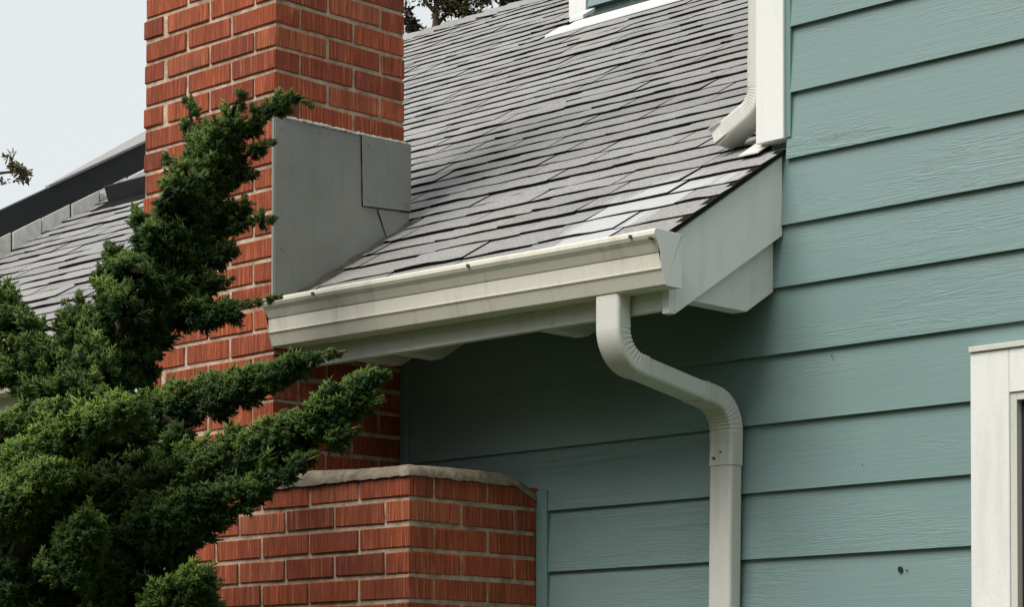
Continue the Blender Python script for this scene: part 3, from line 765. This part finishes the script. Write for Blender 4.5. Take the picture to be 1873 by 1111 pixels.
# left side
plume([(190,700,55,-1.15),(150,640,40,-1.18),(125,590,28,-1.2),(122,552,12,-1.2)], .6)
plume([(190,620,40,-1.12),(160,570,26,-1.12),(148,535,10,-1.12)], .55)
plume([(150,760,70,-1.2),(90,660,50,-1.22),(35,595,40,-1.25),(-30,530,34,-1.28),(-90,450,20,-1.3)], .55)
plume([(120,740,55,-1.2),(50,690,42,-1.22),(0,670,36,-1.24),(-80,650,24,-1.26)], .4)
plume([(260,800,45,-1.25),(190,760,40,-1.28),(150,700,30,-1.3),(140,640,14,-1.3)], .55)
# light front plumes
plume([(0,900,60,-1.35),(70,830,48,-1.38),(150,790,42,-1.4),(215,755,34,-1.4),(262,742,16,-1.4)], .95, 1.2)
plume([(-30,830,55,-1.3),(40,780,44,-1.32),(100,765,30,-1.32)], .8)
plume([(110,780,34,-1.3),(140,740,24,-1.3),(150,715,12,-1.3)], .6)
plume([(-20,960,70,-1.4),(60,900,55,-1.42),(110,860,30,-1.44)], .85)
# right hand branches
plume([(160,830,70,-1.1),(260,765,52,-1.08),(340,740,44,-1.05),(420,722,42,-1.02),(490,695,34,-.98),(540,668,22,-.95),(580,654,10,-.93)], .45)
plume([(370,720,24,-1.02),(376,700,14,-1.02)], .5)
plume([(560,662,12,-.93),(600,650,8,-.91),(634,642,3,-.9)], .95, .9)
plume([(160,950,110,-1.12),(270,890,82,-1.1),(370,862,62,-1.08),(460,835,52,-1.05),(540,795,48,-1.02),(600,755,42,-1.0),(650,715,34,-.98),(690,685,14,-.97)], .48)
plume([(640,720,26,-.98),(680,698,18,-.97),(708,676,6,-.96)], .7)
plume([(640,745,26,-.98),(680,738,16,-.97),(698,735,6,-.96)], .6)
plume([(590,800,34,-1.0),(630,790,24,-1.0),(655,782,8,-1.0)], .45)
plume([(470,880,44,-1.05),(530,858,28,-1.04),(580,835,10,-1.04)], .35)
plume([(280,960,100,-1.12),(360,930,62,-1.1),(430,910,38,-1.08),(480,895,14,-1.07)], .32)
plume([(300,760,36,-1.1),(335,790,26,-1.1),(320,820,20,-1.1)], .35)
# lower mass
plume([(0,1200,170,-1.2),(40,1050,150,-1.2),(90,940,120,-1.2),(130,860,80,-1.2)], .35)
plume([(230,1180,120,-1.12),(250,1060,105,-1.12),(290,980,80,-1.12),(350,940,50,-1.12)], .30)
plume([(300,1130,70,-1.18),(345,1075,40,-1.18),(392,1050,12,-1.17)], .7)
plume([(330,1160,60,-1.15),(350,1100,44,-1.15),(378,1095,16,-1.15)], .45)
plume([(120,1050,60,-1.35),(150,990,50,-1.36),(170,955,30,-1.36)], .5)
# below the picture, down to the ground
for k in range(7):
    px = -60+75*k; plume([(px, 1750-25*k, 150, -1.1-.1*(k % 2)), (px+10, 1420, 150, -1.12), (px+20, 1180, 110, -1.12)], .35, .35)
V = np.concatenate(fol_v).astype(np.float32); Fa = np.concatenate(fol_f).astype(np.int32); T = np.concatenate(fol_t).astype(np.float32); TN = np.concatenate(fol_n).astype(np.float32)
me = bpy.data.meshes.new('foliage'); me.vertices.add(len(V)); me.vertices.foreach_set('co', V.reshape(-1))
me.loops.add(len(Fa)*3); me.loops.foreach_set('vertex_index', Fa.reshape(-1)); me.polygons.add(len(Fa)); me.polygons.foreach_set('loop_start', np.arange(len(Fa), dtype=np.int32)*3); me.polygons.foreach_set('loop_total', np.full(len(Fa), 3, np.int32))
me.update(calc_edges=True); me.materials.append(MT['foliage'])
a = me.attributes.new('tip', 'FLOAT', 'POINT'); a.data.foreach_set('value', T); a = me.attributes.new('tone', 'FLOAT', 'POINT'); a.data.foreach_set('value', TN)
print('juniper tris', len(Fa))
OFF = Vector(jun.location)
def under(o): o.location = -OFF; return o
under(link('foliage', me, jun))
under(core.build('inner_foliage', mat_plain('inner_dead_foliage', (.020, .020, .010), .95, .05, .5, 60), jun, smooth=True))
under(wood.build('branches', MT['bark'], jun, smooth=True))
b = MB(); tube(b, [(-.75, -1.08, 0), (-.76, -1.07, .5), (-.72, -1.09, 1.0), (-.76, -1.06, 1.6), (-.70, -1.05, 2.2), (-.55, -1.0, 2.7)], [.13, .10, .085, .07, .05, .03], 12); under(b.build('trunk', MT['bark'], jun, smooth=True))

# ================================================================== TREES BEHIND
def far_tree(trunk_px, D, label, clumps, leaf, limbs, bark=MT['bark'], lsize=.05, rise=1.2):
    base = at_d(trunk_px[0], trunk_px[1], D); root = empty('background_tree', (base.x, base.y, 0), label=label, category='tree', group='trees behind the roof')
    off = -Vector(root.location)
    b = MB(); top = base
    tube(b, [(base.x+.1, base.y, 0), (base.x+.03, base.y, base.z*.5), tuple(base), (base.x+.05, base.y+.05, base.z+rise)], [.22, .15, .034, .02], 8)
    for L in limbs:
        tube(b, [tuple(at_d(px, py, D+dz)) for px, py, dz, r in L], [r for *_, r in L], 6)
    o = b.build('trunk', bark, root, smooth=True); o.location = off
    V = []; F = []
    for (px, py, rx, ry, n) in clumps:
        c = at_d(px, py, D); k = D/FPX
        for _ in range(n):
            v = rng.normal(size=3); v /= np.linalg.norm(v); v *= rng.random()**.45
            p = np.array(c)+np.array(RT)*v[0]*rx*k+np.array(UP)*v[1]*ry*k+np.array(FW)*v[2]*rx*k
            a = rng.normal(size=3); a /= np.linalg.norm(a); e = np.cross(a, rng.normal(size=3)); e /= np.linalg.norm(e)
            L = lsize*rng.uniform(.6, 1.4); w = L*.5; o_ = len(V)
            V += [p, p+a*L*.5+e*w*.5, p+a*L, p+a*L*.5-e*w*.5]; F.append((o_, o_+1, o_+2, o_+3))
    me = bpy.data.meshes.new('crown'); me.from_pydata([tuple(v) for v in V], [], F); me.materials.append(leaf)
    o = link('crown', me, root); o.location = off
lf1 = mat_leaf('pine_leaf', (.045, .050, .018), (.10, .075, .032)); lf2 = mat_leaf('dark_leaf', (.030, .035, .018), (.07, .055, .030)); lf3 = mat_leaf('olive_leaf', (.06, .065, .025), (.13, .11, .05))
def scatter(cx, cy, w, h, n, r, k): return [(cx+rng.uniform(-w, w), cy+rng.uniform(-h, h), r*rng.uniform(.6, 1.2), r*rng.uniform(.4, .8), k) for _ in range(n)]
far_tree((795, 62), 26, 'brown-green tree with bare trunk rising behind the ridge beside the chimney',
         scatter(850, 5, 45, 20, 14, 22, 110)+[(860, 28, 26, 14, 220), (900, 25, 16, 9, 90), (830, 10, 30, 14, 220), (800, -10, 30, 12, 160), (775, 4, 8, 5, 30), (815, 42, 5, 4, 16)]+scatter(840, -60, 90, 40, 26, 40, 150), lf1,
         [[(794, 50, 0, .035), (812, 30, .1, .02), (840, 12, .2, .012)], [(795, 20, 0, .03), (775, 0, .1, .015)], [(800, 55, 0, .012), (812, 45, 0, .008), (818, 38, 0, .005)]])
far_tree((930, 20), 24, 'sparse tree with thin dark branches behind the ridge',
         scatter(935, 2, 22, 8, 9, 10, 60)+[(925, 20, 6, 5, 40), (968, 0, 14, 8, 120), (950, 14, 6, 3, 16)]+scatter(950, -50, 60, 30, 14, 35, 120), lf2,
         [[(912, 26, 0, .012), (918, 12, 0, .01), (930, 0, .1, .008)], [(965, 12, 0, .03), (968, -20, 0, .03)]])
far_tree((752, 90), 22, 'dark leafy tree close behind the chimney edge',
         scatter(752, 55, 8, 22, 9, 11, 70)+[(768, 66, 12, 8, 90), (745, 20, 8, 12, 60), (778, 58, 5, 3, 16)], lf2,
         [[(740, 40, 0, .02), (762, 52, 0, .012), (778, 60, 0, .006)]], rise=.02)
far_tree((-160, 420), 20, 'far tree whose leafy bough reaches over the dark gable',
         [(32, 310, 18, 11, 150), (48, 318, 12, 8, 80), (20, 300, 8, 8, 40), (14, 285, 5, 4, 14), (22, 280, 8, 2, 14), (8, 332, 9, 4, 18), (40, 328, 12, 5, 50)]+scatter(-150, 280, 70, 70, 26, 40, 140), lf3,
         [[(-160, 330, 0, .05), (-80, 320, 0, .03), (-10, 318, 0, .015), (40, 312, 0, .006)], [(10, 300, 0, .006), (16, 282, 0, .004)]], lsize=.04)

# ================================================================== TREES ADDED BEHIND THE CAMERA (unseen; block low sky to darken the eave)
V = []; F = []; trunks = MB()
for k in range(34):
    a = math.radians(-172+168*k/33+random.uniform(-2, 2)); R_ = random.uniform(13.5, 17.5)
    cx_, cy_ = .5+R_*math.cos(a), -.5+R_*math.sin(a); H = random.uniform(7.0, 9.0); tube(trunks, [(cx_, cy_, 0), (cx_, cy_, H*.6)], [.16, .08], 7)
    for _ in range(24):
        q = rng.normal(size=3); q /= np.linalg.norm(q); c = np.array([cx_, cy_, H*.55])+q*np.array([1.5, 1.5, H*.36])*rng.random()**.4; n = 34
        for _2 in range(n):
            d = rng.normal(size=3); d /= np.linalg.norm(d); p = c+d*.62*rng.random()**.4; e1 = np.cross(d, rng.normal(size=3)); e1 /= np.linalg.norm(e1); e2 = np.cross(d, e1); L = rng.uniform(.14, .26); o_ = len(V)
            V += [p-e1*L, p+e2*L*.6, p+e1*L, p-e2*L*.6]; F.append((o_, o_+1, o_+2, o_+3))
me = bpy.data.meshes.new('sky_block_trees'); me.from_pydata([tuple(v) for v in V]+trunks.v, [], F+[tuple(i+len(V) for i in f) for f in trunks.f]); me.materials.append(lf1)
link('sky_block_trees', me, None, kind='stuff', label='unseen belt of leafy trees added behind the camera to block low sky', category='trees')
